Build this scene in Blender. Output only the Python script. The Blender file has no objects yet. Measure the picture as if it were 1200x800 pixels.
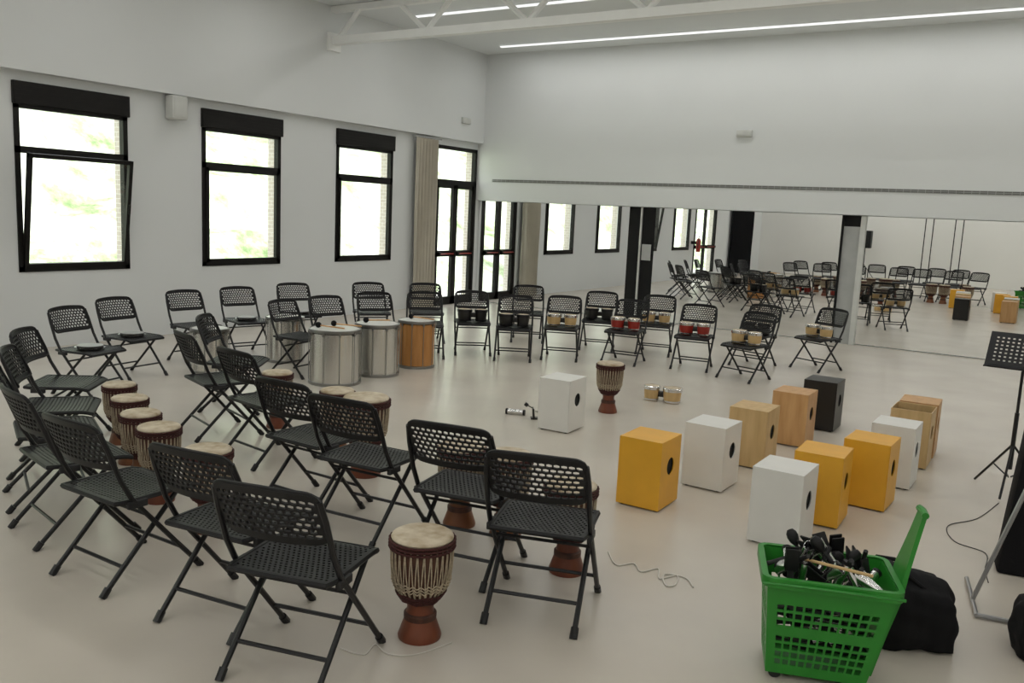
import bpy, bmesh, math, random
from math import sin, cos, pi, radians
from mathutils import Vector, Matrix
random.seed(7)
SC=bpy.context.scene
COL=SC.collection
SC.view_settings.view_transform='Standard'
SC.view_settings.look='None'

# ------------------------------------------------------------ materials
def mat(name,col,rough=0.6,metal=0.0,var=0.06,scale=6.0,bump=0.0,bscale=60.0,spec=0.5,col2=None,stretch=None):
    m=bpy.data.materials.new(name); m.use_nodes=True
    nt=m.node_tree; b=nt.nodes["Principled BSDF"]
    tc=nt.nodes.new("ShaderNodeTexCoord"); mp=nt.nodes.new("ShaderNodeMapping")
    nt.links.new(tc.outputs["Object"],mp.inputs[0])
    if stretch: mp.inputs["Scale"].default_value=stretch
    n=nt.nodes.new("ShaderNodeTexNoise"); n.inputs["Scale"].default_value=scale; n.inputs["Detail"].default_value=4
    nt.links.new(mp.outputs[0],n.inputs["Vector"])
    r=nt.nodes.new("ShaderNodeValToRGB")
    c=Vector(col)
    lo=tuple(max(0,x*(1-var)) for x in c)+(1,)
    hi=(tuple(min(1,x*(1+var)) for x in c)+(1,)) if col2 is None else tuple(col2)+(1,)
    r.color_ramp.elements[0].color=lo; r.color_ramp.elements[1].color=hi
    r.color_ramp.elements[0].position=.3; r.color_ramp.elements[1].position=.7
    nt.links.new(n.outputs["Fac"],r.inputs[0]); nt.links.new(r.outputs[0],b.inputs["Base Color"])
    b.inputs["Roughness"].default_value=rough; b.inputs["Metallic"].default_value=metal
    b.inputs["Specular IOR Level"].default_value=spec
    if bump>0:
        n2=nt.nodes.new("ShaderNodeTexNoise"); n2.inputs["Scale"].default_value=bscale
        nt.links.new(mp.outputs[0],n2.inputs["Vector"])
        bp=nt.nodes.new("ShaderNodeBump"); bp.inputs["Strength"].default_value=bump; bp.inputs["Distance"].default_value=.01
        nt.links.new(n2.outputs["Fac"],bp.inputs["Height"]); nt.links.new(bp.outputs[0],b.inputs["Normal"])
    return m
M={}
M['wall']=mat("white_paint",(.74,.76,.755),.75,var=.02,scale=.6)
M['wall2']=mat("pale_grey_white_paint",(.85,.845,.81),.7,var=.02,scale=.6)
M['ceil']=mat("ceiling_paint",(.76,.785,.785),.8,var=.02,scale=.6)
M['floor']=mat("beige_linoleum",(.585,.535,.462),.27,var=.06,scale=1.2,bump=.03,bscale=300,spec=.5)
M['beam']=mat("white_steel",(.88,.89,.87),.5,var=.02)
M['frame']=mat("dark_window_frame",(.008,.007,.006),.5,var=.1,spec=.25)
M['plastic']=mat("black_plastic",(.008,.008,.0085),.48,var=.15,scale=40,bump=.05,bscale=400,spec=.3)
M['tube']=mat("black_tube_metal",(.010,.010,.011),.38,var=.1,metal=.1,spec=.4)
M['rubber']=mat("black_rubber",(.012,.012,.012),.8)
M['bracket']=mat("black_soft_plastic",(.010,.010,.011),.6)
M['yellow']=mat("yellow_painted_wood",(.78,.40,.03),.42,var=.06,scale=5)
M['white']=mat("white_painted_wood",(.76,.75,.71),.4,var=.03,scale=5)
M['wood']=mat("pale_wood",(.56,.37,.16),.5,col2=(.66,.46,.22),scale=3,stretch=(6,6,.8))
M['owood']=mat("orange_wood",(.54,.29,.11),.45,col2=(.64,.38,.17),scale=3,stretch=(6,6,.8))
M['blackwood']=mat("black_painted_wood",(.012,.011,.010),.4)
M['dark']=mat("hollow_shade",(.004,.004,.004),.9)  # near-black colour that paints the shade of holes and recesses
M['djred']=mat("red_brown_carved_wood",(.11,.024,.010),.4,col2=(.20,.05,.018),scale=8,stretch=(1,1,.3),bump=.2,bscale=25)
M['djbrown']=mat("brown_carved_wood",(.14,.045,.016),.45,col2=(.24,.09,.035),scale=8,stretch=(1,1,.3),bump=.2,bscale=25)
M['djdark']=mat("dark_shell_wood",(.045,.016,.010),.6,col2=(.10,.035,.018),scale=20)
M['rope']=mat("cream_rope",(.46,.38,.27),.85,var=.25,scale=60,bump=.4,bscale=500)
M['roped']=mat("dark_rope",(.06,.014,.012),.85,var=.3,scale=90,bump=.4,bscale=500)
M['skin']=mat("goat_skin",(.40,.30,.18),.6,col2=(.68,.60,.46),scale=12,bump=.1,bscale=60)
M['head']=mat("white_drumskin",(.66,.66,.62),.45,var=.06,scale=6)
M['steel']=mat("polished_steel",(.66,.65,.62),.26,metal=1.0,var=.05,scale=5,stretch=(1,1,.2))
M['chrome']=mat("chrome_metal",(.72,.72,.72),.2,metal=1.0,var=.04)
M['rodgrey']=mat("grey_hardware_metal",(.30,.30,.29),.3,metal=1.0,var=.04)
M['drumwood']=mat("golden_drum_wood",(.42,.18,.045),.35,col2=(.54,.26,.08),scale=4,stretch=(5,5,.5))
M['bred']=mat("red_lacquer",(.30,.02,.012),.3)
M['green']=mat("green_plastic",(.020,.235,.020),.38,var=.06,scale=10)
M['fabric']=mat("black_nylon_fabric",(.008,.008,.009),.85,bump=.25,bscale=40,spec=.2)
M['curtain']=mat("beige_grey_curtain",(.56,.52,.43),.9,var=.06,scale=3,bump=.2,bscale=200)
M['grey']=mat("grey_plastic",(.42,.43,.42),.5)
M['ventgrey']=mat("vent_grey",(.14,.14,.13),.5)
M['offwhite']=mat("off_white_plastic",(.62,.63,.60),.5)
M['red']=mat("red_painted_metal",(.35,.03,.02),.35)
M['cable']=mat("white_cable",(.66,.63,.57),.6)
M['blackcable']=mat("dark_cable",(.03,.03,.03),.6)
M['paving']=mat("pale_paving",(.5,.5,.46),.8,var=.1,scale=3)
M['tubegrey']=mat("grey_metal_tube",(.35,.35,.35),.35,metal=.6)
M['lens']=mat("glowing_diffuser",(.9,.9,.9),.5,var=.01)
b=M['lens'].node_tree.nodes["Principled BSDF"]; b.inputs["Emission Color"].default_value=(.97,.99,1,1); b.inputs["Emission Strength"].default_value=.9

m=bpy.data.materials.new("mirror_glass"); m.use_nodes=True
b=m.node_tree.nodes["Principled BSDF"]; b.inputs["Metallic"].default_value=1; b.inputs["Roughness"].default_value=.0
b.inputs["Base Color"].default_value=(.90,.91,.905,1); M['mirror']=m
m=bpy.data.materials.new("window_glass"); m.use_nodes=True; nt=m.node_tree; nt.nodes.clear()
o=nt.nodes.new("ShaderNodeOutputMaterial"); mx=nt.nodes.new("ShaderNodeMixShader"); t=nt.nodes.new("ShaderNodeBsdfTransparent")
g=nt.nodes.new("ShaderNodeBsdfGlossy"); g.inputs["Roughness"].default_value=.02; t.inputs[0].default_value=(.97,.98,.97,1)
mx.inputs[0].default_value=.04
nt.links.new(t.outputs[0],mx.inputs[1]); nt.links.new(g.outputs[0],mx.inputs[2]); nt.links.new(mx.outputs[0],o.inputs[0]); M['glass']=m
# brick
m=bpy.data.materials.new("tan_brick"); m.use_nodes=True; nt=m.node_tree; b=nt.nodes["Principled BSDF"]
tc=nt.nodes.new("ShaderNodeTexCoord"); sp=nt.nodes.new("ShaderNodeSeparateXYZ"); ad=nt.nodes.new("ShaderNodeMath"); cb=nt.nodes.new("ShaderNodeCombineXYZ")
nt.links.new(tc.outputs["Object"],sp.inputs[0]); nt.links.new(sp.outputs[0],ad.inputs[0]); nt.links.new(sp.outputs[1],ad.inputs[1])
nt.links.new(ad.outputs[0],cb.inputs[0]); nt.links.new(sp.outputs[2],cb.inputs[1])
br=nt.nodes.new("ShaderNodeTexBrick"); br.inputs["Scale"].default_value=4; br.inputs["Color1"].default_value=(.66,.60,.52,1); br.inputs["Color2"].default_value=(.59,.53,.46,1); br.inputs["Mortar"].default_value=(.78,.76,.72,1)
nt.links.new(cb.outputs[0],br.inputs["Vector"]); nt.links.new(br.outputs["Color"],b.inputs["Base Color"]); b.inputs["Roughness"].default_value=.9; M['brick']=m
# foliage hillside
m=bpy.data.materials.new("sunlit_foliage"); m.use_nodes=True; nt=m.node_tree; b=nt.nodes["Principled BSDF"]
tc=nt.nodes.new("ShaderNodeTexCoord"); n=nt.nodes.new("ShaderNodeTexNoise"); n.inputs["Scale"].default_value=.8; n.inputs["Detail"].default_value=12; n.inputs["Roughness"].default_value=.74
nt.links.new(tc.outputs["Object"],n.inputs["Vector"]); r=nt.nodes.new("ShaderNodeValToRGB")
e=r.color_ramp.elements; e[0].position=.34; e[0].color=(.15,.22,.10,1); e[1].position=.54; e[1].color=(.62,.65,.55,1); x=e.new(.44); x.color=(.33,.41,.24,1)
nt.links.new(n.outputs["Fac"],r.inputs[0]); nt.links.new(r.outputs[0],b.inputs["Base Color"]); b.inputs["Roughness"].default_value=1; b.inputs["Specular IOR Level"].default_value=0; M['hill']=m

# ------------------------------------------------------------ mesh helpers
def fin(name,bm,mats,parent=None,smooth=True,loc=None,rot=None,angle=35,norm=True):
    if norm: bmesh.ops.recalc_face_normals(bm,faces=bm.faces)
    me=bpy.data.meshes.new(name); bm.to_mesh(me); bm.free()
    if not isinstance(mats,(list,tuple)): mats=[mats]
    for k in mats: me.materials.append(M[k])
    if smooth:
        for p in me.polygons: p.use_smooth=True
        if angle<180:
            try: me.set_sharp_from_angle(angle=radians(angle))
            except Exception: pass
    ob=bpy.data.objects.new(name,me); COL.objects.link(ob)
    if parent: ob.parent=parent
    if loc is not None: ob.location=loc
    if rot is not None: ob.rotation_euler=rot
    return ob
def BM(): return bmesh.new()
def box(bm,a,b,mi=0,bev=0):
    g=bmesh.ops.create_cube(bm,size=1)
    vs=g['verts']; a=Vector(a); b=Vector(b); c=(a+b)/2; s=b-a
    for v in vs: v.co=Vector((v.co.x*s.x,v.co.y*s.y,v.co.z*s.z))+c
    fs=set(f for v in vs for f in v.link_faces)
    for f in fs: f.material_index=mi
    if bev>0:
        es=list(set(e for v in vs for e in v.link_edges))
        r=bmesh.ops.bevel(bm,geom=es,offset=bev,segments=2,affect='EDGES',profile=.5)
        for f in r['faces']: f.material_index=mi
def tube(bm,pts,r,seg=8,mi=0,closed=False,cap=True,flat=None):
    pts=[Vector(p) for p in pts]; n=len(pts); rings=[]
    rr=r if isinstance(r,(list,tuple)) else [r]*n
    up=None
    for i in range(n):
        if closed: d=(pts[(i+1)%n]-pts[i-1]).normalized()
        elif i==0: d=(pts[1]-pts[0]).normalized()
        elif i==n-1: d=(pts[-1]-pts[-2]).normalized()
        else: d=((pts[i+1]-pts[i]).normalized()+(pts[i]-pts[i-1]).normalized()).normalized()
        if up is None:
            up=Vector((0,0,1)) if abs(d.z)<.9 else Vector((0,1,0))
        s=d.cross(up).normalized(); up=s.cross(d).normalized()
        rings.append([bm.verts.new(pts[i]+(s*cos(2*pi*k/seg)+up*sin(2*pi*k/seg))*rr[i]) for k in range(seg)])
    for i in range(n if closed else n-1):
        A=rings[i];B=rings[(i+1)%n]
        for k in range(seg):
            f=bm.faces.new((A[k],A[(k+1)%seg],B[(k+1)%seg],B[k])); f.material_index=mi
    if cap and not closed:
        f=bm.faces.new(rings[0][::-1]); f.material_index=mi
        f=bm.faces.new(rings[-1]); f.material_index=mi
def lathe(bm,prof,seg=32,mi=0,c=(0,0,0),capb=False,capt=False):
    c=Vector(c); rings=[]
    for r,z in prof:
        if r<1e-5: rings.append([bm.verts.new(c+Vector((0,0,z)))])
        else: rings.append([bm.verts.new(c+Vector((r*cos(2*pi*k/seg),r*sin(2*pi*k/seg),z))) for k in range(seg)])
    for i in range(len(rings)-1):
        A=rings[i];B=rings[i+1]
        for k in range(seg):
            k2=(k+1)%seg
            if len(A)==1 and len(B)==1: continue
            if len(A)==1: f=bm.faces.new((A[0],B[k2],B[k]))
            elif len(B)==1: f=bm.faces.new((A[k],A[k2],B[0]))
            else: f=bm.faces.new((A[k],A[k2],B[k2],B[k]))
            f.material_index=mi
def perf(bm,fn,nu,nv,hw=.6,hh=.6,border=1,thick=.006,mi=0,solid=lambda i,j:False):
    """sheet with a regular pattern of real openings"""
    P={}
    def V(a,b_):
        k=(round(a,5),round(b_,5))
        if k not in P: P[k]=bm.verts.new(fn(*k))
        return P[k]
    fs=[]
    for i in range(nu):
        for j in range(nv):
            u0=-1+2*i/nu;u1=-1+2*(i+1)/nu;v0=-1+2*j/nv;v1=-1+2*(j+1)/nv
            o=[V(u0,v0),V(u1,v0),V(u1,v1),V(u0,v1)]
            if i<border or j<border or i>=nu-border or j>=nv-border or solid(i,j):
                fs.append(bm.faces.new(o)); continue
            cu=(u0+u1)/2;cv=(v0+v1)/2;a=(u1-u0)/2*hw;c=(v1-v0)/2*hh
            q=[V(cu-a,cv-c),V(cu+a,cv-c),V(cu+a,cv+c),V(cu-a,cv+c)]
            for k in range(4): fs.append(bm.faces.new((o[k],o[(k+1)%4],q[(k+1)%4],q[k])))
    for f in fs: f.material_index=mi
    bmesh.ops.recalc_face_normals(bm,faces=fs)
    bmesh.ops.solidify(bm,geom=fs,thickness=thick)
def hexperf(bm,fn,nu,nv,hw=.7,hh=.8,thick=.008,pk=.5):
    """sheet with staggered hexagonal openings, solid first and last rows"""
    P={}
    def V(a,b_):
        k=(round(a,4),round(b_,4))
        if k not in P: P[k]=bm.verts.new(fn(a,b_))
        return P[k]
    fs=[]; du=2/nu; dv=2/nv
    for j in range(nv):
        v0=-1+j*dv; v1=v0+dv; odd=j%2
        cells=[]
        if odd:
            cells.append((-1,-1+du/2,True,False))
            cells+=[(-1+du/2+i*du,-1+du/2+(i+1)*du,False,True) for i in range(nu-1)]
            cells.append((1-du/2,1,True,False))
        else: cells=[(-1+i*du,-1+(i+1)*du,False,True) for i in range(nu)]
        for u0,u1,half,full in cells:
            if half:
                fs.append(bm.faces.new([V(u0,v0),V(u1,v0),V(u1,v1),V(u0,v1)])); continue
            um=(u0+u1)/2
            o=[V(u0,v0),V(um,v0),V(u1,v0),V(u1,v1),V(um,v1),V(u0,v1)]
            if j==0 or j==nv-1 or (not odd and (u0<-.999 or u1>.999)):
                fs.append(bm.faces.new(o)); continue
            cv=(v0+v1)/2; a=du/2*hw; c=dv/2*hh
            q=[V(um-a,cv-c*pk),V(um,cv-c),V(um+a,cv-c*pk),V(um+a,cv+c*pk),V(um,cv+c),V(um-a,cv+c*pk)]
            for k in range(6): fs.append(bm.faces.new((o[k],o[(k+1)%6],q[(k+1)%6],q[k])))
    bmesh.ops.recalc_face_normals(bm,faces=fs)
    bmesh.ops.solidify(bm,geom=fs,thickness=thick)
def empty(name,label,cat,loc=(0,0,0),rz=0,group=None):
    e=bpy.data.objects.new(name,None); COL.objects.link(e); e.empty_display_size=.1
    e.location=loc; e.rotation_euler=(0,0,rz)
    e["label"]=label; e["category"]=cat
    if group: e["group"]=group
    return e
def tag(o,label,cat,group=None):
    o["label"]=label;o["category"]=cat
    if group:o["group"]=group
    return o
def setscale(o,s):
    if s: o.scale=s if isinstance(s,(tuple,list)) else (s,)*3
def dup(root,loc,rz=0,label=None,scale=None,rot=None):
    def rec(o,par):
        c=o.copy(); COL.objects.link(c)
        if par is not None:
            c.parent=par
        for ch in [k for k in KIDS.get(o.name,[])]: rec(ch,c)
        return c
    c=rec(root,None)
    c.location=loc; c.rotation_euler=rot if rot else (0,0,rz)
    setscale(c,scale)
    if label: c["label"]=label
    return c
KIDS={}
def scan(root):
    KIDS[root.name]=list(root.children)
    for k in root.children: scan(k)
def struct(o): o["kind"]="structure"; return o

# ------------------------------------------------------------ room shell
XL=-10.6; XU=-10.45; YB=15.25; YS=-5.0; XR=5.0; ZC=5.09
bm=BM(); box(bm,(XL-.12,YS,-.1),(XR,YB+.1,0)); struct(fin("floor",bm,'floor',smooth=False))
bm=BM(); box(bm,(XL-.45,YS,ZC),(XR+.1,YB+.1,ZC+.12)); struct(fin("ceiling",bm,'ceil',smooth=False))
OPN=[(5.61,7.08,.95,3.18),(8.25,9.73,.95,3.18),(10.97,12.43,.95,3.18),(13.72,15.12,0,3.18),(2.95,4.4,.95,3.18),(.4,2.5,0,3.18)]
def wallwith(bm,x0,x1,y0,y1,z1):
    ops=sorted(OPN); y=y0
    for a,b_,c,d in ops:
        box(bm,(x0,y,0),(x1,a,z1))
        if c>0: box(bm,(x0,a,0),(x1,b_,c))
        box(bm,(x0,a,d),(x1,b_,z1)); y=b_
    box(bm,(x0,y,0),(x1,y1,z1))
bm=BM(); wallwith(bm,XL-.12,XL,YS,YB+.1,3.31); box(bm,(XL-.12,YS,3.31),(XU,YB+.1,ZC))
struct(fin("wall_left",bm,'wall',smooth=False))
bm=BM(); wallwith(bm,XL-.28,XL-.122,YS,YB+.6,5.2); struct(fin("wall_exterior",bm,'brick',smooth=False))
bm=BM(); box(bm,(XL,YB+.02,0),(XR,YB+.12,2.2)); box(bm,(XL,YB-.12,2.15),(XR,YB+.12,ZC)); 
struct(fin("wall_back",bm,'wall',smooth=False))
bm=BM(); box(bm,(XL,YS-.1,0),(XR,YS,ZC)); struct(fin("wall_front",bm,'wall2',smooth=False))
bm=BM(); box(bm,(XR,YS,0),(XR+.1,YB+.1,ZC)); struct(fin("wall_right",bm,'wall2',smooth=False))
# linear vent grille
bm=BM(); box(bm,(-10.2,YB-.128,2.53),(XR,YB-.12,2.59),0)
x=-10.18
while x<XR-.1:
    box(bm,(x,YB-.131,2.538),(x+.10,YB-.127,2.556),1); box(bm,(x,YB-.131,2.565),(x+.10,YB-.127,2.583),1); x+=.108
struct(fin("trim_1",bm,['grey','ventgrey'],smooth=False))

# windows
def window(n,ya,yb,tilt=False):
    z0,z1=.95,2.88; zt=2.40; w=.065; x0,x1=XL-.07,XL+.015
    e=bpy.data.objects.new("window_%d"%n,None); COL.objects.link(e); e.location=(XL,(ya+yb)/2,z0); struct(e)
    def rel(bm): 
        for v in bm.verts: v.co-=Vector((XL,(ya+yb)/2,z0))
    bm=BM()
    box(bm,(x0,ya,z0),(x1,ya+w,z1+.05)); box(bm,(x0,yb-w,z0),(x1,yb,z1+.05)); box(bm,(x0,ya,z0),(x1,yb,z0+w)); box(bm,(x0,ya,z1+.01),(x1,yb,z1+.06)); box(bm,(x0,ya,zt-.03),(x1,yb,zt+.05))
    rel(bm); fin("frame",bm,'frame',e,smooth=False)
    bm=BM(); box(bm,(XL-.06,ya-.01,z1+.055),(XL+.05,yb+.02,3.2),bev=.008)
    for k in range(5): box(bm,(XL+.049,ya,z1+.065+k*.051),(XL+.054,yb+.01,z1+.09+k*.051))
    rel(bm); fin("shutter_box",bm,'frame',e,smooth=False)
    bm=BM(); box(bm,(XL-.035,ya+w,zt+.05),(XL-.03,yb-w,z1+.01)); rel(bm); fin("transom_pane",bm,'glass',e,smooth=False)
    s=.05; a=ya+w-.01; b_=yb-w+.01; c=z0+w-.01; d=zt-.02
    rot=(0,radians(7.5),0) if tilt else (0,0,0)
    bm=BM()
    hl=(b_-a)/2; h=d-c
    box(bm,(-.02,-hl,0),(.035,-hl+s,h)); box(bm,(-.02,hl-s,0),(.035,hl,h)); box(bm,(-.02,-hl,0),(.035,hl,s)); box(bm,(-.02,-hl,h-s),(.035,hl,h))
    if tilt: box(bm,(.035,hl-.04,h*.5),(.06,hl-.015,h*.5+.12))
    sash=fin("sash",bm,'frame',e,smooth=False,loc=(.0,0,c-z0),rot=rot)
    bm=BM(); box(bm,(.0,-hl+s,s),(.005,hl-s,h-s)); fin("pane",bm,'glass',sash,smooth=False)
window(1,5.61,7.08,True); window(2,8.25,9.73); window(3,10.97,12.43); window(4,2.95,4.4)
def glassdoor(n,ya,yb,leaves=2):
    e=bpy.data.objects.new("door_%d"%n,None); COL.objects.link(e); e.location=(XL,(ya+yb)/2,0); struct(e)
    O=Vector((XL,(ya+yb)/2,0)); w=.07; x0,x1=XL-.08,XL+.01
    def rel(bm):
        for v in bm.verts: v.co-=O
    bm=BM(); box(bm,(x0,ya,0),(x1,ya+w,3.18)); box(bm,(x0,yb-w,0),(x1,yb,3.18)); box(bm,(x0,ya,3.11),(x1,yb,3.18)); box(bm,(x0,ya,2.43),(x1,yb,2.52)); rel(bm); fin("frame",bm,'frame',e,smooth=False)
    bm=BM(); box(bm,(XL-.04,ya+w,2.52),(XL-.035,yb-w,3.11)); rel(bm); fin("transom_pane",bm,'glass',e,smooth=False)
    lw=(yb-ya-2*w)/leaves
    for k in range(leaves):
        a=ya+w+k*lw; b_=a+lw; s=.075
        bm=BM(); box(bm,(x0+.01,a,0),(x1-.01,a+s,2.43)); box(bm,(x0+.01,b_-s,0),(x1-.01,b_,2.43)); box(bm,(x0+.01,a,0),(x1-.01,b_,.16)); box(bm,(x0+.01,a,2.35),(x1-.01,b_,2.43)); box(bm,(x0+.01,a,.98),(x1-.01,b_,1.1))
        rel(bm); lf=fin("door_leaf",bm,'frame',e,smooth=False)
        bm=BM(); box(bm,(XL-.04,a+s,.16),(XL-.035,b_-s,2.35)); rel(bm); fin("pane",bm,'glass',lf,smooth=False)
        bm=BM(); tube(bm,[(XL+.06,a+.06,1.04),(XL+.06,b_-.06,1.04)],.012); box(bm,(XL,a+.04,1.0),(XL+.08,a+.09,1.08),1); box(bm,(XL,b_-.09,1.0),(XL+.08,b_-.04,1.08),1)
        rel(bm); fin("push_bar",bm,['red','frame'],lf)
glassdoor(1,13.72,15.12); glassdoor(2,.4,2.5)
# curtains
def curtain(ya,yb,folds,k,label):
    bm=BM(); n=folds*8; prev=None
    for i in range(n+1):
        t=i/n; y=ya+(yb-ya)*t; x=XL+.13+.055*sin(t*folds*2*pi)
        cur=[bm.verts.new((x+.01*sin(z*3+i)*(1-z/3.2),y+.01*sin(z*2+i*.7),z)) for z in (0.02,.6,1.2,1.8,2.4,3.24)]
        if prev:
            for j in range(5): bm.faces.new((prev[j],cur[j],cur[j+1],prev[j+1]))
        prev=cur
    e=empty("curtain",label,"curtain",(0,0,0))
    fin("curtain_fabric",bm,k,e)
    bm=BM(); tube(bm,[(XL+.13,ya-.05,3.26),(XL+.13,yb+.1,3.26)],.014); fin("curtain_rail",bm,'grey',e)
curtain(12.95,13.62,7,'curtain',"long beige grey curtain gathered beside the glass door")
curtain(-3.4,-1.0,14,'fabric',"long black curtain hanging against the white wall")

# mirrors
for i,(a,b_) in enumerate([(-10.58,-7.09),(-6.55,-3.20),(-2.82,4.95)]):
    bm=BM(); box(bm,(a,YB-.005,.02),(b_,YB+.015,2.14)); o=fin("wall_mirror",bm,'mirror',smooth=False)
    tag(o,["tall dance studio mirror panel beside the glass door","wide dance studio mirror between dark niche and white pillar","wide dance studio mirror beside the white pillar"][i],"mirror")
# flat dark panel between mirrors, painting the shade of a niche
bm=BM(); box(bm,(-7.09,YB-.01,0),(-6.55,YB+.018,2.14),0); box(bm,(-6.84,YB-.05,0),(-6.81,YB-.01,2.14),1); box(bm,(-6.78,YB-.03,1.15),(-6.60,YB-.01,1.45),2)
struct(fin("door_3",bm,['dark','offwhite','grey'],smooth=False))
bm=BM(); box(bm,(-3.20,YB-.06,0),(-3.165,YB+.018,2.14),2); box(bm,(-3.165,YB-.02,0),(-2.90,YB+.018,1.96),1); box(bm,(-3.165,YB-.015,1.96),(-2.90,YB+.018,2.14),2); box(bm,(-2.90,YB-.06,0),(-2.82,YB+.018,2.14),0)  # white pillar, its shaded edge, recess and top put into the colours
struct(fin("trim_2",bm,['offwhite','grey','dark'],smooth=False))

# truss
e=empty("roof_truss","white steel lattice roof truss under the ceiling","truss",(XU,10.7,4.55))
bm=BM(); box(bm,(0,-.07,-.06),(15.4,.07,.06)); fin("bottom_chord",bm,'beam',e,smooth=False)
bm=BM(); box(bm,(0,-.06,.44),(15.4,.06,.53)); fin("top_chord",bm,'beam',e,smooth=False)
x=0.15
while x<15:
    for (a,c) in (((x,0,.05),(x-.0+.42,0,.46)),((x+1.25,0,.46),(x+1.75,0,.05))):
        if c[0]>15.3: continue
        bmw=BM(); tube(bmw,[a,c],.042,seg=8); fin("lattice_bar",bmw,'beam',e)
    x+=1.8
bm=BM(); box(bm,(0,-.14,-.16),(.05,.14,.12)); fin("wall_plate",bm,'beam',e,smooth=False)
# LED strips
for y,en in ((14.36,57),(11.67,61),(8.9,64),(6.2,58),(3.5,44),(.8,42),(-1.9,95),(-3.9,80)):  # rearmost strip is added only to brighten the rear wall in the mirrors
    e=empty("ceiling_light_strip","long thin white linear ceiling light","ceiling light",(-9.6,y,ZC),group="linear ceiling lights")
    bm=BM(); box(bm,(-.02,-.03,-.02),(13.62,.03,0)); fin("light_channel",bm,'beam',e,smooth=False)
    bm=BM(); box(bm,(-.01,-.032,-.042),(13.61,.032,-.02)); fin("diffuser",bm,'lens',e,smooth=False)
    ld=bpy.data.lights.new("strip_light",'AREA'); ld.shape='RECTANGLE'; ld.size=13.6; ld.size_y=.065; ld.energy=en; ld.color=(1,.99,.97)
    lo=bpy.data.objects.new("strip_light",ld); COL.objects.link(lo); lo.parent=e; lo.location=(6.8,0,-.047)

# small wall fittings
e=empty("wall_speaker","small white loudspeaker mounted high between two windows","loudspeaker",(XL,7.76,3.14))
bm=BM(); box(bm,(.03,-.13,-.16),(.2,.13,.16),bev=.03); fin("speaker_body",bm,'offwhite',e)
bm=BM(); box(bm,(.197,-.10,-.13),(.206,.10,.13),bev=.004); fin("speaker_grille",bm,'offwhite',e)
bm=BM(); box(bm,(0,-.04,-.05),(.05,.04,.05)); fin("bracket",bm,'offwhite',e)
for (loc,rz) in (((-4.95,YB-.12,3.47),-pi/2),((XU,14.45,3.7),0)):
    e=empty("emergency_light","small white rectangular emergency light on the upper wall","emergency light",loc,rz)
    bm=BM(); box(bm,(-.005,-.14,-.06),(.05,.14,.06),bev=.012); fin("light_housing",bm,'offwhite',e)
    bm=BM(); box(bm,(.05,-.11,-.035),(.056,.11,.035)); fin("diffuser",bm,'offwhite',e)

# ------------------------------------------------------------ folding chair
CG="black folding chairs in the rows"
CS=1.05
chair=empty("folding_chair","black perforated plastic folding chair with metal frame","chair",(0,0,-50),group=CG)
def seatf(u,v):
    x=.222*u*(1-.10*max(0,abs(v)-.7)**1.5*3); y=.015+.215*v
    z=.442-.012*(1-u*u)*(1-v*v)-.018*max(0,v-.6)**2*6 + .006*max(0,-v-.6)
    return Vector((x,y,z))
def perimeter(fn,nu,nv):
    rim=[fn(-1+2*i/nu,-1) for i in range(nu+1)]
    rim+=[fn(1,-1+2*i/nv) for i in range(1,nv+1)]
    rim+=[fn(1-2*i/nu,1) for i in range(1,nu+1)]
    rim+=[fn(-1,1-2*i/nv) for i in range(1,nv)]
    return rim
bm=BM(); hexperf(bm,seatf,19,19,.52,.62,.010)
tube(bm,[p+Vector((0,0,-.008)) for p in perimeter(seatf,16,16)],.013,seg=6,closed=True)
fin("seat",bm,'plastic',chair)
def backf(u,v):
    k=max(0,abs(v)-.5); x=.226*u*(1-.09*k*k*3)
    e_=max(0,abs(u)-.82)/.18
    z=.712+.115*v*(1-.09*e_*e_)-.012*u*u*(1 if v>0 else -.3)*abs(v)
    y=-.238-.045*v-.036*(1-u*u)
    return Vector((x,y,z))
bm=BM(); hexperf(bm,backf,14,9,.78,.78,.009,.72)
tube(bm,perimeter(backf,28,8),.0095,seg=6,closed=True)
fin("backrest",bm,'plastic',chair)
for s in (-1,1):
    bm=BM(); tube(bm,[(s*.222,-.275,.79),(s*.232,-.240,.70),(s*.235,-.185,.55),(s*.235,-.13,.45),(s*.235,-.06,.365),(s*.235,.235,.02)],.0125,seg=8)
    tube(bm,[(s*.235,.219,.04),(s*.235,.252,.0)],.018,seg=8); fin("front_leg",bm,'tube',chair)
    bm=BM(); tube(bm,[(s*.208,.14,.425),(s*.208,-.255,.02)],.0125,seg=8)
    tube(bm,[(s*.208,-.239,.04),(s*.208,-.272,.0)],.018,seg=8); fin("rear_leg",bm,'tube',chair)
bm=BM(); tube(bm,[(-.235,.141,.13),(.235,.141,.13)],.009,seg=6); fin("front_crossbar",bm,'tube',chair)
bm=BM(); tube(bm,[(-.208,-.161,.116),(.208,-.161,.116)],.009,seg=6); fin("rear_crossbar",bm,'tube',chair)
bm=BM()
for s in (-1,1): box(bm,(s*.235-.012,-.15,.40),(s*.235+.012,-.05,.436),bev=.005); 
tube(bm,[(-.235,-.04,.345),(.235,-.04,.345)],.008,seg=6)
fin("hinge",bm,'bracket',chair)
scan(chair)
L0="black perforated plastic folding chair with metal frame"
LT="black folding chair with a tambourine on the seat"
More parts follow.
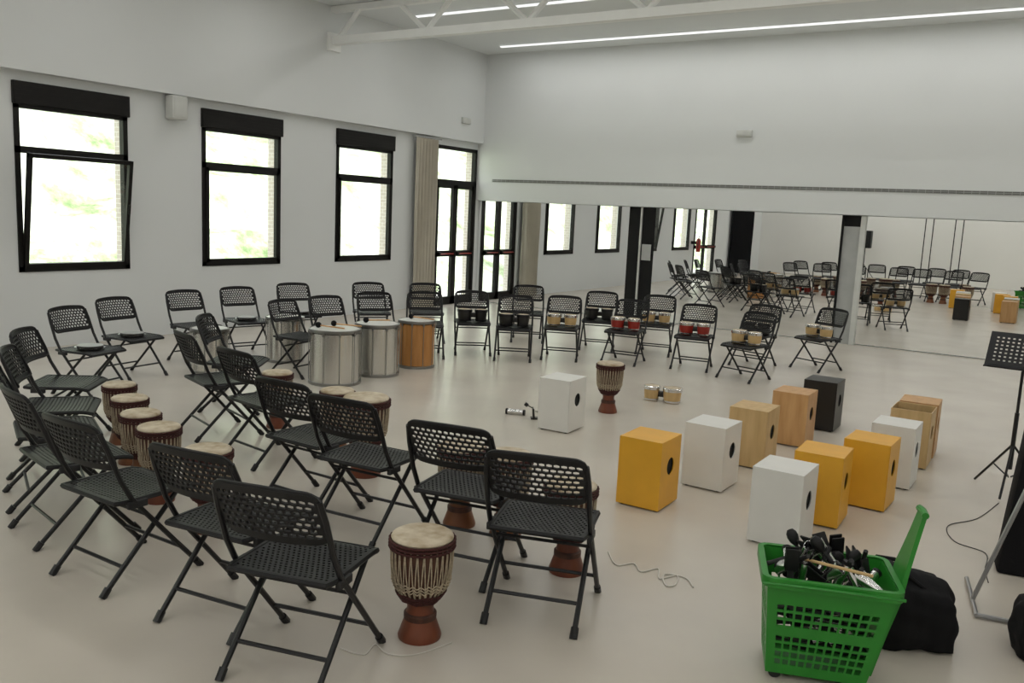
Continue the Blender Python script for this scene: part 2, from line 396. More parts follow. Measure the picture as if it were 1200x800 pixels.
CH=[(-1.93,3.33,108,"black folding chair with a djembe before it"),(-2.55,3.50,101,L0),(-3.36,3.57,95,L0),(-3.95,3.68,90,L0),(-5.0,4.2,82,L0),(-5.9,4.45,72,L0),
(-2.5,2.25,105,"black folding chair beside a small rope-tied djembe"),(-3.12,2.38,98,L0),(-3.96,2.34,90,L0),(-4.75,2.5,78,L0),(-5.4,2.75,65,L0),(-6.0,3.12,52,L0),(-6.73,3.61,40,L0),
(-8.15,4.77,14,LT),(-8.62,5.57,6,LT),(-8.89,6.65,-6,L0),(-8.9,7.46,-15,LT),(-8.95,8.46,-22,LT),
(-6.62,5.21,35,L0),(-7.49,6.93,5,L0),(-7.52,7.64,-15,L0),(-7.5,8.5,-30,L0),(-8.52,9.52,-35,L0),(-8.0,10.2,-45,L0),(-7.19,9.16,-48,L0),(-6.95,11.45,-58,L0)]
BK={'n':"black folding chair holding natural wood bongos",'k':"black folding chair holding dark bongos",'r':"black folding chair holding red bongos"}
CB=[(-6.9,9.85,-50,'k'),(-6.2,9.9,-60,'k'),(-5.75,10.45,-66,'n'),(-5.75,11.6,-70,'k'),(-4.91,10.87,-84,'r'),(-4.95,11.9,-75,'n'),(-4.06,11.15,-80,'r'),(-3.17,10.9,-105,'n'),(-3.42,12.0,-98,'k'),(-2.6,12.4,-115,'n')]
def org(x,y,a,off=.25*CS): a=radians(a); return (x+cos(a)*off,y+sin(a)*off,0)
first=True
def place_chair(x,y,a,lab):
    global first
    o=org(x,y,a); s=CS if (x*x+y*y)<75 else 1.0
    if first:
        chair.location=o; chair.rotation_euler=(0,0,radians(a)-pi/2); chair["label"]=lab; chair.scale=(s,)*3; first=False; return o
    dup(chair,o,radians(a)-pi/2,lab,s); return o
CO=[place_chair(*c) for c in CH]
CBO=[place_chair(x,y,a,BK[k]) for x,y,a,k in CB]
SZ=.446

# ------------------------------------------------------------ djembe
DP=[(.106,0),(.108,.012),(.098,.04),(.082,.085),(.070,.125),(.065,.15),(.070,.175),(.094,.205),(.118,.24),(.136,.29),(.145,.35),(.148,.42),(.148,.495)]
def rad(z):
    for (r0,z0),(r1,z1) in zip(DP,DP[1:]):
        if z0<=z<=z1: return r0+(r1-r0)*(z-z0)/(z1-z0)
    return DP[-1][0]
def make_djembe(shellm,lab,ring):
    e=empty("djembe",lab,"drum",(0,0,-50),group="rope-tied djembe drums")
    bm=BM(); low=[p for p in DP if p[1]<=.175]; up=[p for p in DP if p[1]>=.175]
    lathe(bm,[(.0,0.0)]+low,28,0); lathe(bm,up,28,1)
    lathe(bm,[(rad(.095)+.001,.095),(rad(.108)+.006,.102),(rad(.108)+.006,.120),(rad(.125)+.001,.128)],28,1)
    fin("shell",bm,[shellm,'djdark'],e)
    bm=BM(); lathe(bm,[(0,.507),(.10,.508),(.138,.506),(.149,.500),(.153,.492),(.151,.486)],32,0); fin("drumhead",bm,'skin',e)
    bm=BM(); 
    for z,r in ((.448,.0065),(.464,.006),(.480,.006)):
        tube(bm,[((rad(z)+.010+.0025*(k%2))*cos(2*pi*k/56),(rad(z)+.010+.0025*(k%2))*sin(2*pi*k/56),z+.003*(k%2)) for k in range(56)],r,seg=6,closed=True)
    fin("rope_ring",bm,ring,e)
    bm=BM(); n=30
    for k in range(n):
        for s in (0,1):
            a0=2*pi*(k+.5*s)/n; a1=2*pi*(k+.5)/n if s==0 else 2*pi*(k+1)/n
            pts=[]
            for q in range(7):
                t=q/6; z=.468-(.468-.205)*t if s==0 else .205+(.468-.205)*t
                a=a0+(a1-a0)*t; r=rad(z)+.005; pts.append((r*cos(a),r*sin(a),z))
            tube(bm,pts,.0034,seg=5)
    for z in (.262,.278,.294):
        tube(bm,[((rad(z)+.009)*cos(2*pi*k/48),(rad(z)+.009)*sin(2*pi*k/48),z+.006*((k%2)*2-1)) for k in range(48)],.0036,seg=5,closed=True)
    fin("rope_lacing",bm,'rope',e)
    bm=BM()
    for z in (.195,.207,.219,.231):
        tube(bm,[((rad(z)+.011)*cos(2*pi*k/28),(rad(z)+.011)*sin(2*pi*k/28),z+.004*sin(k*pi/2)) for k in range(28)],.0056,seg=5,closed=True)
    fin("woven_rope_band",bm,ring,e)
    scan(e); return e
dj1=make_djembe('djred',"rope-tied djembe with red-brown carved wooden foot",'roped')
dj2=make_djembe('djbrown',"rope-tied djembe with brown wooden foot and cream skin",'roped')
def use(root,locs,scales=None,rots=None,labels=None):
    for i,l in enumerate(locs):
        s=scales[i] if scales else 1; rz=rots[i] if rots else i*.7
        lab=labels[i] if labels else None
        if i==0:
            root.location=(l[0],l[1],l[2] if len(l)>2 else 0); root.rotation_euler=(0,0,rz); setscale(root,s)
            if lab: root["label"]=lab
        else:
            dup(root,(l[0],l[1],l[2] if len(l)>2 else 0),rz,lab,s)
use(dj1,[(-2.3,2.97),(-4.1,3.22),(-4.74,3.35),(-4.13,4.62),(-2.12,4.04),(-3.70,7.74),(-5.62,5.14)],
 [(.93,.93,.98),(.90,.90,.99),(.86,.86,.99),(1.08,1.08,1.16),(.93,.93,1),(.88,.88,1),(.85,.85,.97)],
 labels=["small djembe with cream skin and red-brown foot on the floor",None,None,"large djembe with cream skin behind a folding chair",None,"djembe standing alone on the open floor",None])
use(dj2,[(-5.15,3.50),(-5.60,3.72),(-6.12,3.98),(-3.0,4.24),(-4.70,4.92),(-2.68,4.28)],[(.84,.84,.98),(.82,.82,.98),(.80,.80,.95),(.95,.95,1.02),(.86,.86,1),(.92,.92,1.02)])

# ------------------------------------------------------------ surdos
def make_surdo(loc,R,Hh,shellm,lab,rz=0,z0=.0):
    e=empty("surdo_drum",lab,"drum",(loc[0],loc[1],z0),rz,group="large bass drums")
    bm=BM()
    lathe(bm,[(R*.0,.03),(R*.985,.03),(R*.985,.05),(R*.985,Hh-.04)],64)
    fin("shell",bm,shellm,e)
    bm=BM(); lathe(bm,[(0,Hh+.004),(R*.9,Hh+.004),(R*.97,Hh-.002),(R*.99,Hh-.02)],40); fin("drumhead",bm,'head',e)
    for z in (0.0,Hh-.03):
        bm=BM(); lathe(bm,[(R*.99,z),(R+.010,z),(R+.010,z+.03),(R*.985,z+.035),(R*.985,z)],40); fin("hoop",bm,'rodgrey',e)
    bm=BM(); tube(bm,[(R+.010,0,.01),(R+.010,0,Hh-.005)],.004,seg=6); box(bm,(R-.002,-.010,Hh-.06),(R+.018,.010,Hh-.03))
    r0=fin("tension_rod",bm,'rodgrey',e)
    for k in range(1,10):
        c=r0.copy(); c.rotation_euler=(0,0,2*pi*k/10); COL.objects.link(c)
    return e
make_surdo((-6.62,6.88),.275,.60,'steel',"large silver surdo drum with metal rods")
make_surdo((-6.62,7.57),.25,.60,'steel',"silver surdo drum beside another surdo",.2)
make_surdo((-6.62,8.30),.22,.58,'drumwood',"golden brown wooden surdo drum with metal hoop",.1)
make_surdo((-7.98,7.42),.22,.55,'steel',"silver surdo drum behind a folding chair",.3)
make_surdo((-8.0,6.32),.20,.50,'steel',"small silver surdo drum between folding chairs",.3)
# beaters
def beater(loc,rz,rx=0):
    e=empty("drum_beater","wooden drum beater with dark padded head lying on a drum","drum beater",loc,rz,group="drum beaters")
    bm=BM(); tube(bm,[(-.02,0,0),(.28,0,-.012)],.008); fin("beater_handle",bm,'owood',e)
    bm=BM(); lathe(bm,[(0,-.03),(.02,-.027),(.032,-.01),(.032,.01),(.02,.027),(0,.03)],14); 
    bmesh.ops.rotate(bm,verts=bm.verts,matrix=Matrix.Rotation(pi/2,3,'Y')); bmesh.ops.translate(bm,verts=bm.verts,vec=(-.03,0,.004)); fin("beater_head",bm,'fabric',e)
beater((-6.72,6.76,.632),.3); beater((-6.70,6.98,.632),.5); beater((-6.7,7.5,.632),1.2); beater((-6.68,8.3,.612),.2)
# tambourines
def tamb(loc,lab,k='bred'):
    e=empty("tambourine",lab,"tambourine",loc,random.random()*6,group="tambourines on chair seats")
    R=.12
    bm=BM(); lathe(bm,[(R-.006,0),(R,0),(R,.03),(R-.006,.03),(R-.006,0)],28); fin("tambourine_frame",bm,k,e)
    bm=BM(); lathe(bm,[(0,.031),(R-.003,.031),(R+.001,.026)],28); fin("drumhead",bm,'grey',e)
    for q in range(6):
        bm=BM(); lathe(bm,[(0,.010),(.02,.012),(.02,.014),(0,.018)],12,c=((R+.002)*cos(q*pi/3),(R+.002)*sin(q*pi/3),0)); fin("jingle",bm,'chrome',e)
for i,k in ((13,'blackwood'),(14,'blackwood'),(16,'blackwood'),(17,'blackwood')):
    o=CO[i]; tamb((o[0],o[1],SZ),"black framed tambourine lying on a folding chair seat",k)

# ------------------------------------------------------------ bongos
def make_bongos(k,lab,headm='skin'):
    e=empty("bongo_drums",lab,"drum",(0,0,-50),group="bongo pairs")
    for s,R in ((-1,.086),(1,.10)):
        x=s*.112
        bm=BM(); lathe(bm,[(0,0.002),(R*.80,0),(R*.86,.02),(R*.96,.09),(R*.95,.15)],28,c=(x,0,0)); sh=fin("bongo_shell",bm,k,e)
        bm=BM(); lathe(bm,[(0,.160),(R*.86,.160),(R*.95,.154)],28,c=(x,0,0)); fin("drumhead",bm,headm,sh)
        bm=BM(); lathe(bm,[(R*.95,.125),(R*1.04,.125),(R*1.04,.155),(R*.93,.162),(R*.93,.150)],28,c=(x,0,0)); fin("upper_rim",bm,'chrome' if k!='blackwood' else 'tube',sh)
        bm=BM(); lathe(bm,[(R*.84,.008),(R*.92,.008),(R*.94,.028),(R*.88,.028)],28,c=(x,0,0)); fin("lower_rim",bm,'chrome' if k!='blackwood' else 'tube',sh)
    bm=BM(); box(bm,(-.04,-.03,.05),(.03,.03,.11),bev=.006); fin("center_block",bm,'blackwood',e)
    scan(e); return e
bn=make_bongos('wood',"pair of natural wood bongos resting on a chair seat")
bk=make_bongos('blackwood',"pair of dark bongos resting on a chair seat",'skin')
brd=make_bongos('bred',"pair of red bongos resting on a chair seat")
grp={'n':[],'k':[],'r':[]}
for (x,y,a,k),o in zip(CB,CBO): grp[k].append(((o[0],o[1],SZ),radians(a)-pi/2))
for root,k in ((bk,'k'),(brd,'r')):
    use(root,[g[0] for g in grp[k]],None,[g[1] for g in grp[k]])
g=grp['n']; use(bn,[q[0] for q in g]+[(-3.49,8.62,0)],None,[q[1] for q in g]+[.15],[None]*len(g)+["pair of natural wood bongos on the floor"])

# ------------------------------------------------------------ cajons
def make_cajon(k,lab,hx=.155,hy=.17,h=.48,open_top=False,tapa=None,holez=.60):
    e=empty("cajon",lab,"box drum",(0,0,-50),group="cajon box drums")
    z0=.012; t=.012
    bm=BM(); 
    box(bm,(-hx+.006,-hy,z0),(hx-.004,-hy+t,h)); box(bm,(-hx+.006,hy-t,z0),(hx-.004,hy,h)); box(bm,(-hx+.006,-hy+t,z0),(hx-.004,hy-t,z0+t))
    if not open_top: box(bm,(-hx+.006,-hy+t,h-t),(hx-.004,hy-t,h))
    fin("body",bm,k,e,smooth=False)
    if open_top:
        bm=BM(); box(bm,(-hx+.012,-hy+t+.002,h-.07),(hx-.012,hy-t-.002,h-.06)); fin("inside_shade_sheet",bm,'dark',e,smooth=False)  # dark sheet painting the shaded inside under the open top
    bm=BM(); n=32; R=.060; cz=h*holez; ring=[];out=[]
    y0,y1,zz0,zz1=-hy,hy,z0,h
    for q in range(n):
        a=2*pi*q/n+pi/n; c,s=cos(a),sin(a)
        tt=min((y1 if c>0 else -y0)/abs(c) if abs(c)>1e-6 else 9,((zz1-cz) if s>0 else (cz-zz0))/abs(s) if abs(s)>1e-6 else 9)
        out.append([c*tt,cz+s*tt]); ring.append((c*R,cz+s*R))
    for (cy,czz) in ((y0,zz0),(y1,zz0),(y1,zz1),(y0,zz1)):
        j=min(range(n),key=lambda q:(out[q][0]-cy)**2+(out[q][1]-czz)**2); out[j]=[cy,czz]
    def lay(x): return [bm.verts.new((x,p[0],p[1])) for p in out],[bm.verts.new((x,p[0],p[1])) for p in ring]
    o1,r1=lay(hx); o2,r2=lay(hx-.006)
    for q in range(n):
        p=(q+1)%n
        bm.faces.new((o1[q],o1[p],r1[p],r1[q])); bm.faces.new((o2[q],r2[q],r2[p],o2[p]))
        bm.faces.new((r1[q],r1[p],r2[p],r2[q])); bm.faces.new((o1[q],o2[q],o2[p],o1[p]))
    fin("back_panel",bm,k,e,smooth=False)
    bm=BM(); lathe(bm,[(0,0),(R+.01,0)],24); bmesh.ops.rotate(bm,verts=bm.verts,matrix=Matrix.Rotation(pi/2,3,'Y')); bmesh.ops.translate(bm,verts=bm.verts,vec=(hx-.014,0,cz)); fin("hole_shade_disc",bm,'dark',e)  # dark disc behind the opening paints the unlit inside of the box
    bm=BM(); box(bm,(-hx,-hy,z0),(-hx+.005,hy,h)); fin("playing_surface",bm,tapa or k,e,smooth=False)
    for sx in (-1,1):
        for sy in (-1,1):
            bm=BM(); lathe(bm,[(0,0),(.014,0),(.016,.013),(0,.013)],12,c=(sx*(hx-.035),sy*(hy-.035),0)); fin("foot",bm,'rubber',e)
    scan(e); return e
cy=make_cajon('yellow',"yellow painted cajon with round sound hole"); cw=make_cajon('white',"white painted cajon with round sound hole")
cn=make_cajon('wood',"natural pale wood cajon with round sound hole"); co_=make_cajon('owood',"warm orange wood cajon with round sound hole")
ck=make_cajon('blackwood',"black painted cajon on the floor"); cop=make_cajon('wood',"pale wood cajon with open top and dark inside",open_top=True)
use(cy,[(-2.25,5.42),(-1.0,6.46),(-1.2,5.88)],None,[0.0,-.04,0.02])
use(cw,[(-2.05,6.12),(-.94,7.14),(-1.3,5.31),(-3.73,6.83)],None,[-.03,-.02,-.02,.05],[None,None,None,"white painted cajon standing apart from the others"])
cn.location=(-1.98,6.9,0); co_.location=(-1.9,7.84,0); ck.location=(-1.83,8.65,0); cop.location=(-.92,7.85,0)
dup(co_,(-.92,8.26,0),.03)

# ------------------------------------------------------------ green basket
BX,BY,BA=-.715,3.80,radians(20)
e=empty("shopping_basket","bright green plastic rolling shopping basket full of percussion","basket",(BX,BY,0),BA)
BW,BD,TW,TD,BH=.206,.135,.262,.188,.475
def corner(t): return BW+(TW-BW)*t, BD+(TD-BD)*t
def xo(t): return -.026*(1-t)
bm=BM()
def side(fn,nu):
    perf(bm,fn,nu,12,.74,.70,1,.006,solid=lambda i,j:j>=9 or j==5)
z_of=lambda v:.03+(BH-.03)*(v+1)/2
side(lambda u,v:Vector((xo((v+1)/2)+u*corner((v+1)/2)[0],-corner((v+1)/2)[1],z_of(v))),13)
side(lambda u,v:Vector((xo((v+1)/2)+u*corner((v+1)/2)[0],corner((v+1)/2)[1],z_of(v))),13)
side(lambda u,v:Vector((xo((v+1)/2)-corner((v+1)/2)[0],u*corner((v+1)/2)[1],z_of(v))),9)
side(lambda u,v:Vector((xo((v+1)/2)+corner((v+1)/2)[0],u*corner((v+1)/2)[1],z_of(v))),9)
box(bm,(-BW-.026,-BD,.028),(BW-.026,BD,.036))
fin("basket_body",bm,'green',e,smooth=False)
def rimpath(off,z):
    rp=[]
    for (sx,sy) in ((-1,-1),(1,-1),(1,1),(-1,1)):
        a0={(-1,-1):pi,(1,-1):1.5*pi,(1,1):0,(-1,1):.5*pi}[(sx,sy)]
        for q in range(5):
            a=a0+q*pi/8; rp.append((sx*(TW-.03)+(.04+off)*cos(a),sy*(TD-.03)+(.04+off)*sin(a),z))
    return rp
bm=BM(); A=rimpath(.012,BH+.008); B=rimpath(.012,BH-.035); C=rimpath(-.012,BH+.008)
va=[bm.verts.new(p) for p in A]; vb=[bm.verts.new(p) for p in B]; vc=[bm.verts.new(p) for p in C]
n=len(A)
for k in range(n):
    q=(k+1)%n; bm.faces.new((vb[k],vb[q],va[q],va[k])); bm.faces.new((va[k],va[q],vc[q],vc[k]))
bmesh.ops.recalc_face_normals(bm,faces=bm.faces); bmesh.ops.solidify(bm,geom=bm.faces[:],thickness=.004)
fin("rim",bm,'green',e)
bm=BM(); pth=[(BW-.014,.05,.08),(TW-.030,.24,.09),(TW+.014,.42,.10),(TW+.030,.52,.088),(TW+.048,.60,.070),(TW+.068,.69,.054),(TW+.085,.77,.044)]
prev=None
for x,z,hw in pth:
    cur=[bm.verts.new((x,-hw,z)),bm.verts.new((x+.018,-hw,z-.003)),bm.verts.new((x+.018,hw,z-.003)),bm.verts.new((x,hw,z))]
    if prev:
        for k in range(4): bm.faces.new((prev[k],prev[(k+1)%4],cur[(k+1)%4],cur[k]))
    else: bm.faces.new(cur)
    prev=cur
bm.faces.new(prev)
tube(bm,[(TW+.093,-.055,.775),(TW+.095,0,.78),(TW+.093,.055,.775)],.015,seg=8)
fin("pull_handle",bm,'green',e)
bm=BM(); tube(bm,[(-TW-.02,-TD-.012,BH-.02),(-TW*.4,-TD-.03,BH-.01),(TW*.4,-TD-.03,BH-.01),(TW+.02,-TD-.012,BH-.02)],.007,seg=6); fin("carry_handle",bm,'green',e)
for sx in (-1,1):
    for sy in (-1,1):
        bm=BM(); tube(bm,[(sx*(BW-.04)-.026,sy*(BD-.02)-.012,.026),(sx*(BW-.04)-.026,sy*(BD-.02)+.012,.026)],.026,seg=16); fin("wheel",bm,'rubber',e)
# contents
def in_basket(x,y,z):
    return (BX+x*cos(BA)-y*sin(BA),BY+x*sin(BA)+y*cos(BA),z)
PG="percussion in the green basket"
def cowbell():
    e=empty("cowbell","silver metal cowbell lying in the green basket","cowbell",(0,0,-50),group=PG)
    bm=BM(); lathe(bm,[(.0,.05),(.015,.05),(.018,.045),(.030,-.06),(.028,-.06),(.016,.04)],20); 
    for v in bm.verts: v.co.y*=.65
    fin("bell",bm,'chrome',e)
    bm=BM(); tube(bm,[(0,0,.05),(0,0,.11)],.009); fin("handle",bm,'bracket',e); scan(e); return e
def maraca():
    e=empty("maraca","small black maraca lying in the green basket","maraca",(0,0,-50),group=PG)
    bm=BM(); lathe(bm,[(0,.095),(.012,.093),(.021,.08),(.023,.065),(.019,.045),(.010,.03),(.007,.025)],16); fin("maraca_head",bm,'plastic',e)
    bm=BM(); lathe(bm,[(0,-.08),(.010,-.08),(.008,-.05),(.007,.03)],12); fin("handle",bm,'bracket',e); scan(e); return e
def claves():
    e=empty("rhythm_stick","pale wooden rhythm stick resting in the green basket","rhythm stick",(0,0,-50),group=PG)
    bm=BM(); tube(bm,[(0,0,-.15),(0,0,-.148),(0,0,.148),(0,0,.15)],[.005,.007,.007,.005],seg=10); fin("stick",bm,'wood',e); scan(e); return e
def shaker():
    e=empty("metal_shaker","silver cylindrical shaker with black ends","shaker",(0,0,-50),group=PG)
    bm=BM(); tube(bm,[(0,0,-.055),(0,0,.055)],.018,seg=18); fin("tube",bm,'chrome',e)
    bm=BM(); tube(bm,[(0,0,-.068),(0,0,-.055)],.020,seg=18); fin("end_cap",bm,'plastic',e)
    bm=BM(); tube(bm,[(0,0,.055),(0,0,.068)],.020,seg=18); fin("end_cap",bm,'plastic',e); scan(e); return e
def clapper():
    e=empty("hand_clapper","black plastic hand clapper with flat paddles","hand clapper",(0,0,-50),group=PG)
    for s in (-1,1):
        bm=BM(); box(bm,(-.025,s*.012-.004,-.02),(.025,s*.012+.004,.07),bev=.003); fin("paddle",bm,'plastic',e,smooth=False)
    bm=BM(); box(bm,(-.012,-.010,-.10),(.012,.010,-.02),bev=.004); fin("handle",bm,'bracket',e); scan(e); return e
kinds=[cowbell(),maraca(),claves(),shaker(),clapper()]
used=set()
random.seed(11)
def drop(k,L,rot,sc=None):
    r=kinds[k]
    if k not in used: r.location=L; r.rotation_euler=rot; used.add(k); setscale(r,sc)
    else: dup(r,L,rot=rot,scale=sc)
seq=[4,0,1,3,0,4,0,1,4,0,3,4,0,1,0,4,3,0,1,4,0,0,4,1,0,3,4,0]; q=0
for i in range(7):
    for j in range(4):
        x=-.16+i*.053+random.uniform(-.010,.010); y=-.09+j*.06+random.uniform(-.010,.010)
        k=seq[q]; q+=1
        flip=pi if (k==0 and q%2) else 0
        drop(k,in_basket(x,y,.47+random.uniform(-.03,.04)+.03*(1-abs(i-3)/3)),(random.uniform(-1.1,1.1)+flip,random.uniform(-.9,.9),random.uniform(0,6)),1.12)
drop(2,in_basket(.02,-.13,.535),(0,1.48,-.25))
for z in (.14,.24,.34):
    for i in range(4):
        for j in range(3):
            x=-.12+i*.07; y=-.06+j*.06
            drop(random.choice([1,4,4,1,3]),in_basket(x,y,z),(pi/2+random.uniform(-.15,.15),random.uniform(-.3,.3),BA+pi/2+random.uniform(-.2,.2)),1.0)
s=dup(kinds[3],(-4.32,6.98,.029),rot=(pi/2,0,1.9),label="silver cylindrical shaker lying on the floor",scale=1.4); s["group"]="percussion on the floor"
# drum pedal
e=empty("drum_pedal","dark metal drum pedal lying beside the white cajon","drum pedal",(-4.03,7.02,0),2.2)
bm=BM(); box(bm,(-.04,-.12,.0),(.04,.12,.012)); fin("base_plate",bm,'tube',e,smooth=False)
bm=BM(); box(bm,(-.03,-.12,.014),(.03,.08,.022)); 
for v in bm.verts: v.co.z+=max(0,v.co.y+.12)*.28
fin("footboard",bm,'steel',e,smooth=False)
for s in (-1,1):
    bm=BM(); tube(bm,[(s*.04,.09,0),(s*.04,.10,.10)],.008); fin("post",bm,'tube',e)
bm=BM(); tube(bm,[(-.05,.10,.10),(.05,.10,.10)],.007); tube(bm,[(0,.10,.10),(0,.16,.13)],.005); tube(bm,[(0,.155,.125),(0,.18,.145)],.018,seg=12); fin("beater",bm,'tube',e)

# ------------------------------------------------------------ bags
def softbox(name,sx,sy,sz,seed,mk,parent,amp=.03,slump=0):
    bm=BM(); bmesh.ops.create_cube(bm,size=1)
    bmesh.ops.subdivide_edges(bm,edges=bm.edges,cuts=19,use_grid_fill=True)
    for v in bm.verts:
        p=v.co*2; q=p.normalized(); l=max(abs(p.x),abs(p.y),abs(p.z)); k=.62
        c=p*(1-k)+q*l*k*1.15
        w=1+amp*(sin(6*c.x+seed)+cos(7*c.y+2*c.z)+.6*sin(9*c.z+4*c.x)+.35*sin(17*c.x+9*c.y))
        c*=w
        if slump: c.z-=slump*max(0,c.z)*(c.x*.5+.5)+slump*.5*max(0,c.z)*abs(c.y); c.x*=1+.12*max(0,-c.z); c.y*=1+.15*max(0,-c.z)
        v.co=Vector((c.x*sx/2,c.y*sy/2,max(-.93,c.z)*sz/2))
    zmin=min(v.co.z for v in bm.verts)
    for v in bm.verts: v.co.z-=zmin
    return fin(name,bm,mk,parent,angle=180)
e=empty("duffel_bag","slouched black nylon duffel bag on the floor","bag",(-.49,4.38,0),.45); e.scale=(1.08,1.08,1.05)
softbox("bag_body",.42,.33,.37,3,'fabric',e,.035,.32)
bm=BM(); 
for s in (-1,1): tube(bm,[(-.13,s*.07,.29),(-.08,s*.08,.34),(.0,s*.09,.33),(.08,s*.10,.27),(.12,s*.09,.22)],.010,seg=6)
fin("bag_handle",bm,'fabric',e)
bm=BM(); tube(bm,[(-.17,0,.27),(-.05,.0,.325),(.06,0,.29),(.17,0,.20)],.005,seg=6); fin("zipper",bm,'bracket',e)
e=empty("backpack","small black backpack lying on the floor","bag",(.15,4.60,0),.2)
softbox("bag_body",.32,.26,.28,5,'fabric',e,.025)
bm=BM(); tube(bm,[(-.1,-.08,.25),(-.06,-.10,.31),(.04,-.10,.31),(.08,-.08,.25)],.010,seg=6); fin("bag_handle",bm,'fabric',e)

# ------------------------------------------------------------ music stand
e=empty("music_stand","black perforated metal music stand on a tripod","music stand",(-.17,7.46,0),radians(-5))
bm=BM(); perf(bm,lambda u,v:Vector((.25*u,.02+.085*v,1.09+.12*v)),14,9,.45,.45,1,.004)
box(bm,(-.25,-.115,.96),(.25,-.065,.97)); fin("desk",bm,'tube',e,smooth=False)
bm=BM(); tube(bm,[(0,.02,.28),(0,.02,1.05)],.011); tube(bm,[(0,.02,.18),(0,.02,.62)],.016); fin("pole",bm,'tube',e)
for k in range(3):
    a=2*pi*k/3+.5; bm=BM(); tube(bm,[(0.012*cos(a),.02+.012*sin(a),.36),(.29*cos(a),.02+.29*sin(a),.012)],.009,seg=6); tube(bm,[(0.012*cos(a),.02+.012*sin(a),.12),(.15*cos(a),.02+.15*sin(a),.19)],.006,seg=6); fin("tripod_leg",bm,'tube',e)
# keyboard stand
e=empty("keyboard_stand","grey tubular keyboard stand with splayed legs","stand",(.12,5.12,0),radians(10))
bm=BM(); tube(bm,[(-.33,-.02,.02),(-.06,0,.98),(-.04,0,1.02)],.012); fin("leg",bm,'tubegrey',e)
bm=BM(); tube(bm,[(.42,-.02,.02),(.10,0,.98),(.08,0,1.02)],.012); fin("leg",bm,'tubegrey',e)
for x in (-.33,.42):
    bm=BM(); tube(bm,[(x,-.22,.015),(x,.30,.015)],.012); fin("foot_bar",bm,'tubegrey',e)
bm=BM(); tube(bm,[(-.33,-.21,.015),(.42,-.21,.015)],.012); fin("cross_bar",bm,'tubegrey',e)
bm=BM(); box(bm,(-.02,-.2,1.02),(.6,.2,1.09),bev=.015); fin("top_board",bm,'plastic',e)
e=empty("equipment_case","tall flat black equipment case leaning upright on the floor","case",(.12,5.72,0),.15)
bm=BM(); box(bm,(-.26,-.09,0),(.3,.09,.84),bev=.02)
for v in bm.verts: v.co.y+=v.co.z*.16; v.co.x+=v.co.z*.10
fin("case_body",bm,'fabric',e)
bm=BM(); tube(bm,[(-.03,.12,.83),(.0,.125,.89),(.12,.125,.89),(.15,.12,.83)],.010,seg=6); fin("case_handle",bm,'bracket',e)

# cables on the floor
def cable(pts,r,k,lab):
    P=[Vector((q[0],q[1],r+.001)) for q in pts]; P=[P[0]]+P+[P[-1]]; out=[]
    for i in range(1,len(P)-2):
        for s in range(6):
            t=s/6; p0,p1,p2,p3=P[i-1],P[i],P[i+1],P[i+2]
            out.append(.5*((2*p1)+(p2-p0)*t+(2*p0-5*p1+4*p2-p3)*t*t+(3*p1-p0-3*p2+p3)*t**3))
    out.append(P[-1]); bm=BM(); tube(bm,out,r,seg=6); o=fin("floor_cable",bm,k); tag(o,lab,"cable")
cable([(-2.05,4.42),(-1.93,4.28),(-1.86,4.36),(-1.78,4.28),(-1.72,4.38),(-1.66,4.26),(-1.6,4.36),(-1.56,4.24),(-1.6,4.20),(-1.66,4.33),(-1.55,4.36),(-1.47,4.27)],.004,'cable',"loosely coiled pale cable on the floor")
cable([(-2.14,3.0),(-2.2,2.82),(-2.3,2.75),(-2.4,2.78),(-2.38,2.68),(-2.5,2.66)],.003,'cable',"thin pale cord lying on the floor")
cable([(-.20,7.1),(-.3,6.6),(-.45,6.3),(-.38,6.0),(-.2,5.9),(-.18,5.6),(-.15,5.4)],.003,'blackcable',"thin dark cable running over the floor")

# things seen by reflection
for x in (-4.32,-3.34):
    e=empty("pole_rack","tall thin dark metal pole rack standing by the wall","rack",(x,-4.6,0),group="thin metal pole racks")
    for s in (-.13,.13):
        bm=BM(); tube(bm,[(s,0,.02),(s,0,2.9)],.018); fin("pole",bm,'tube',e)
        bm=BM(); lathe(bm,[(0,0),(.12,0),(.12,.012),(.03,.03),(0,.03)],20,c=(s,0,0)); fin("base_plate",bm,'tube',e)
    bm=BM(); tube(bm,[(-.13,0,2.88),(.13,0,2.88)],.018); fin("cross_bar",bm,'tube',e)
e=empty("loudspeaker","black loudspeaker on a stand near the wall","loudspeaker",(-6.4,-4.3,0))
bm=BM(); box(bm,(-.2,-.18,1.2),(.2,.18,1.85),bev=.02); fin("speaker_body",bm,'plastic',e)
bm=BM(); tube(bm,[(0,0,.3),(0,0,1.2)],.02); fin("pole",bm,'tube',e)
for k in range(3):
    bm=BM(); a=k*2*pi/3; tube(bm,[(0,0,.6),(.45*cos(a),.45*sin(a),.01)],.012); fin("tripod_leg",bm,'tube',e)
e=empty("fire_extinguisher","red fire extinguisher hung on the white wall","fire extinguisher",(XL+.26,2.72,.9))
bm=BM(); lathe(bm,[(0,0),(.07,0),(.075,.02),(.075,.38),(.05,.43),(.02,.45),(0,.45)],20); fin("cylinder",bm,'red',e)
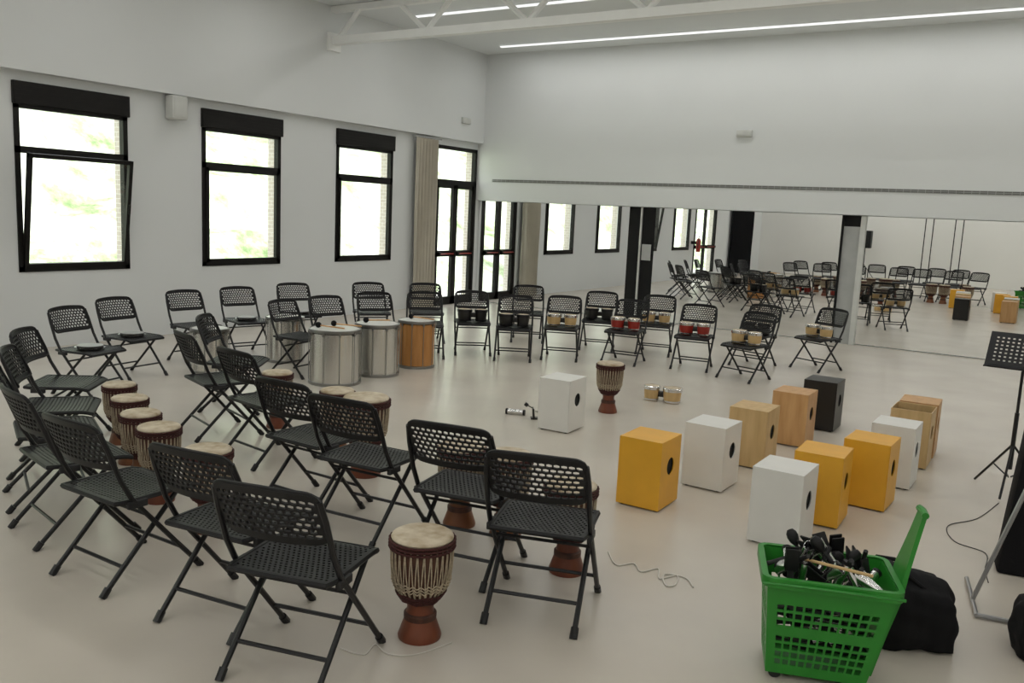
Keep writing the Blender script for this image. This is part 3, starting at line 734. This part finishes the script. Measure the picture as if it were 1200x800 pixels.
bm=BM(); tube(bm,[(0,0,.44),(0,0,.5),(.06,0,.52)],.012); tube(bm,[(0,.02,.49),(.02,.08,.35),(.01,.085,.12)],.010); fin("hose",bm,'rubber',e)
bm=BM(); box(bm,(-.255,-.03,.25),(-.07,.03,.35)); fin("bracket",bm,'tube',e)

# ------------------------------------------------------------ outside
bm=BM(); nx,ny=34,75; g=[]
random.seed(4)
for i in range(nx+1):
    row=[]
    for j in range(ny+1):
        x=-13.0-i*1.0; y=-55+j*1.8; z=-.3+max(0,i-1)*.62+ (random.uniform(-.35,.35) if i>2 else 0)
        row.append(bm.verts.new((x,y,z)))
    g.append(row)
for i in range(nx):
    for j in range(ny): bm.faces.new((g[i][j],g[i+1][j],g[i+1][j+1],g[i][j+1]))
o=fin("grass_hillside",bm,'hill'); tag(o,"sunlit green hillside with pale foliage outside","hillside"); o["kind"]="stuff"
bm=BM(); box(bm,(-13.1,-55,-.35),(XL-.46,80,-.12)); o=fin("outdoor_ground",bm,'paving',smooth=False); o["kind"]="structure"

# ------------------------------------------------------------ light
w=bpy.data.worlds.new("World"); SC.world=w; w.use_nodes=True
nt=w.node_tree; bg=nt.nodes["Background"]; bg.inputs[0].default_value=(.94,.97,1,1); bg.inputs[1].default_value=3.6
sd=bpy.data.lights.new("sun",'SUN'); sd.energy=4.8; sd.angle=.02; sd.color=(1,.97,.93)
so=bpy.data.objects.new("sun",sd); COL.objects.link(so); so.rotation_euler=Vector((.75,-.15,.9)).to_track_quat('Z','Y').to_euler()
for a,b_,c,d in OPN:
    pd=bpy.data.lights.new("window_portal",'AREA'); pd.shape='RECTANGLE'; pd.size=(d-c); pd.size_y=(b_-a); pd.cycles.is_portal=True
    po=bpy.data.objects.new("window_portal",pd); COL.objects.link(po); po.location=(XL-.13,(a+b_)/2,(c+d)/2); po.rotation_euler=(0,-pi/2,0)

# ------------------------------------------------------------ camera
cd=bpy.data.cameras.new("camera"); cd.lens=30.405; cd.sensor_width=36; cd.clip_end=200
co=bpy.data.objects.new("camera",cd); COL.objects.link(co); co.location=(0,0,1.95); co.rotation_euler=(1.4215,-.0461,.5691)
SC.camera=co
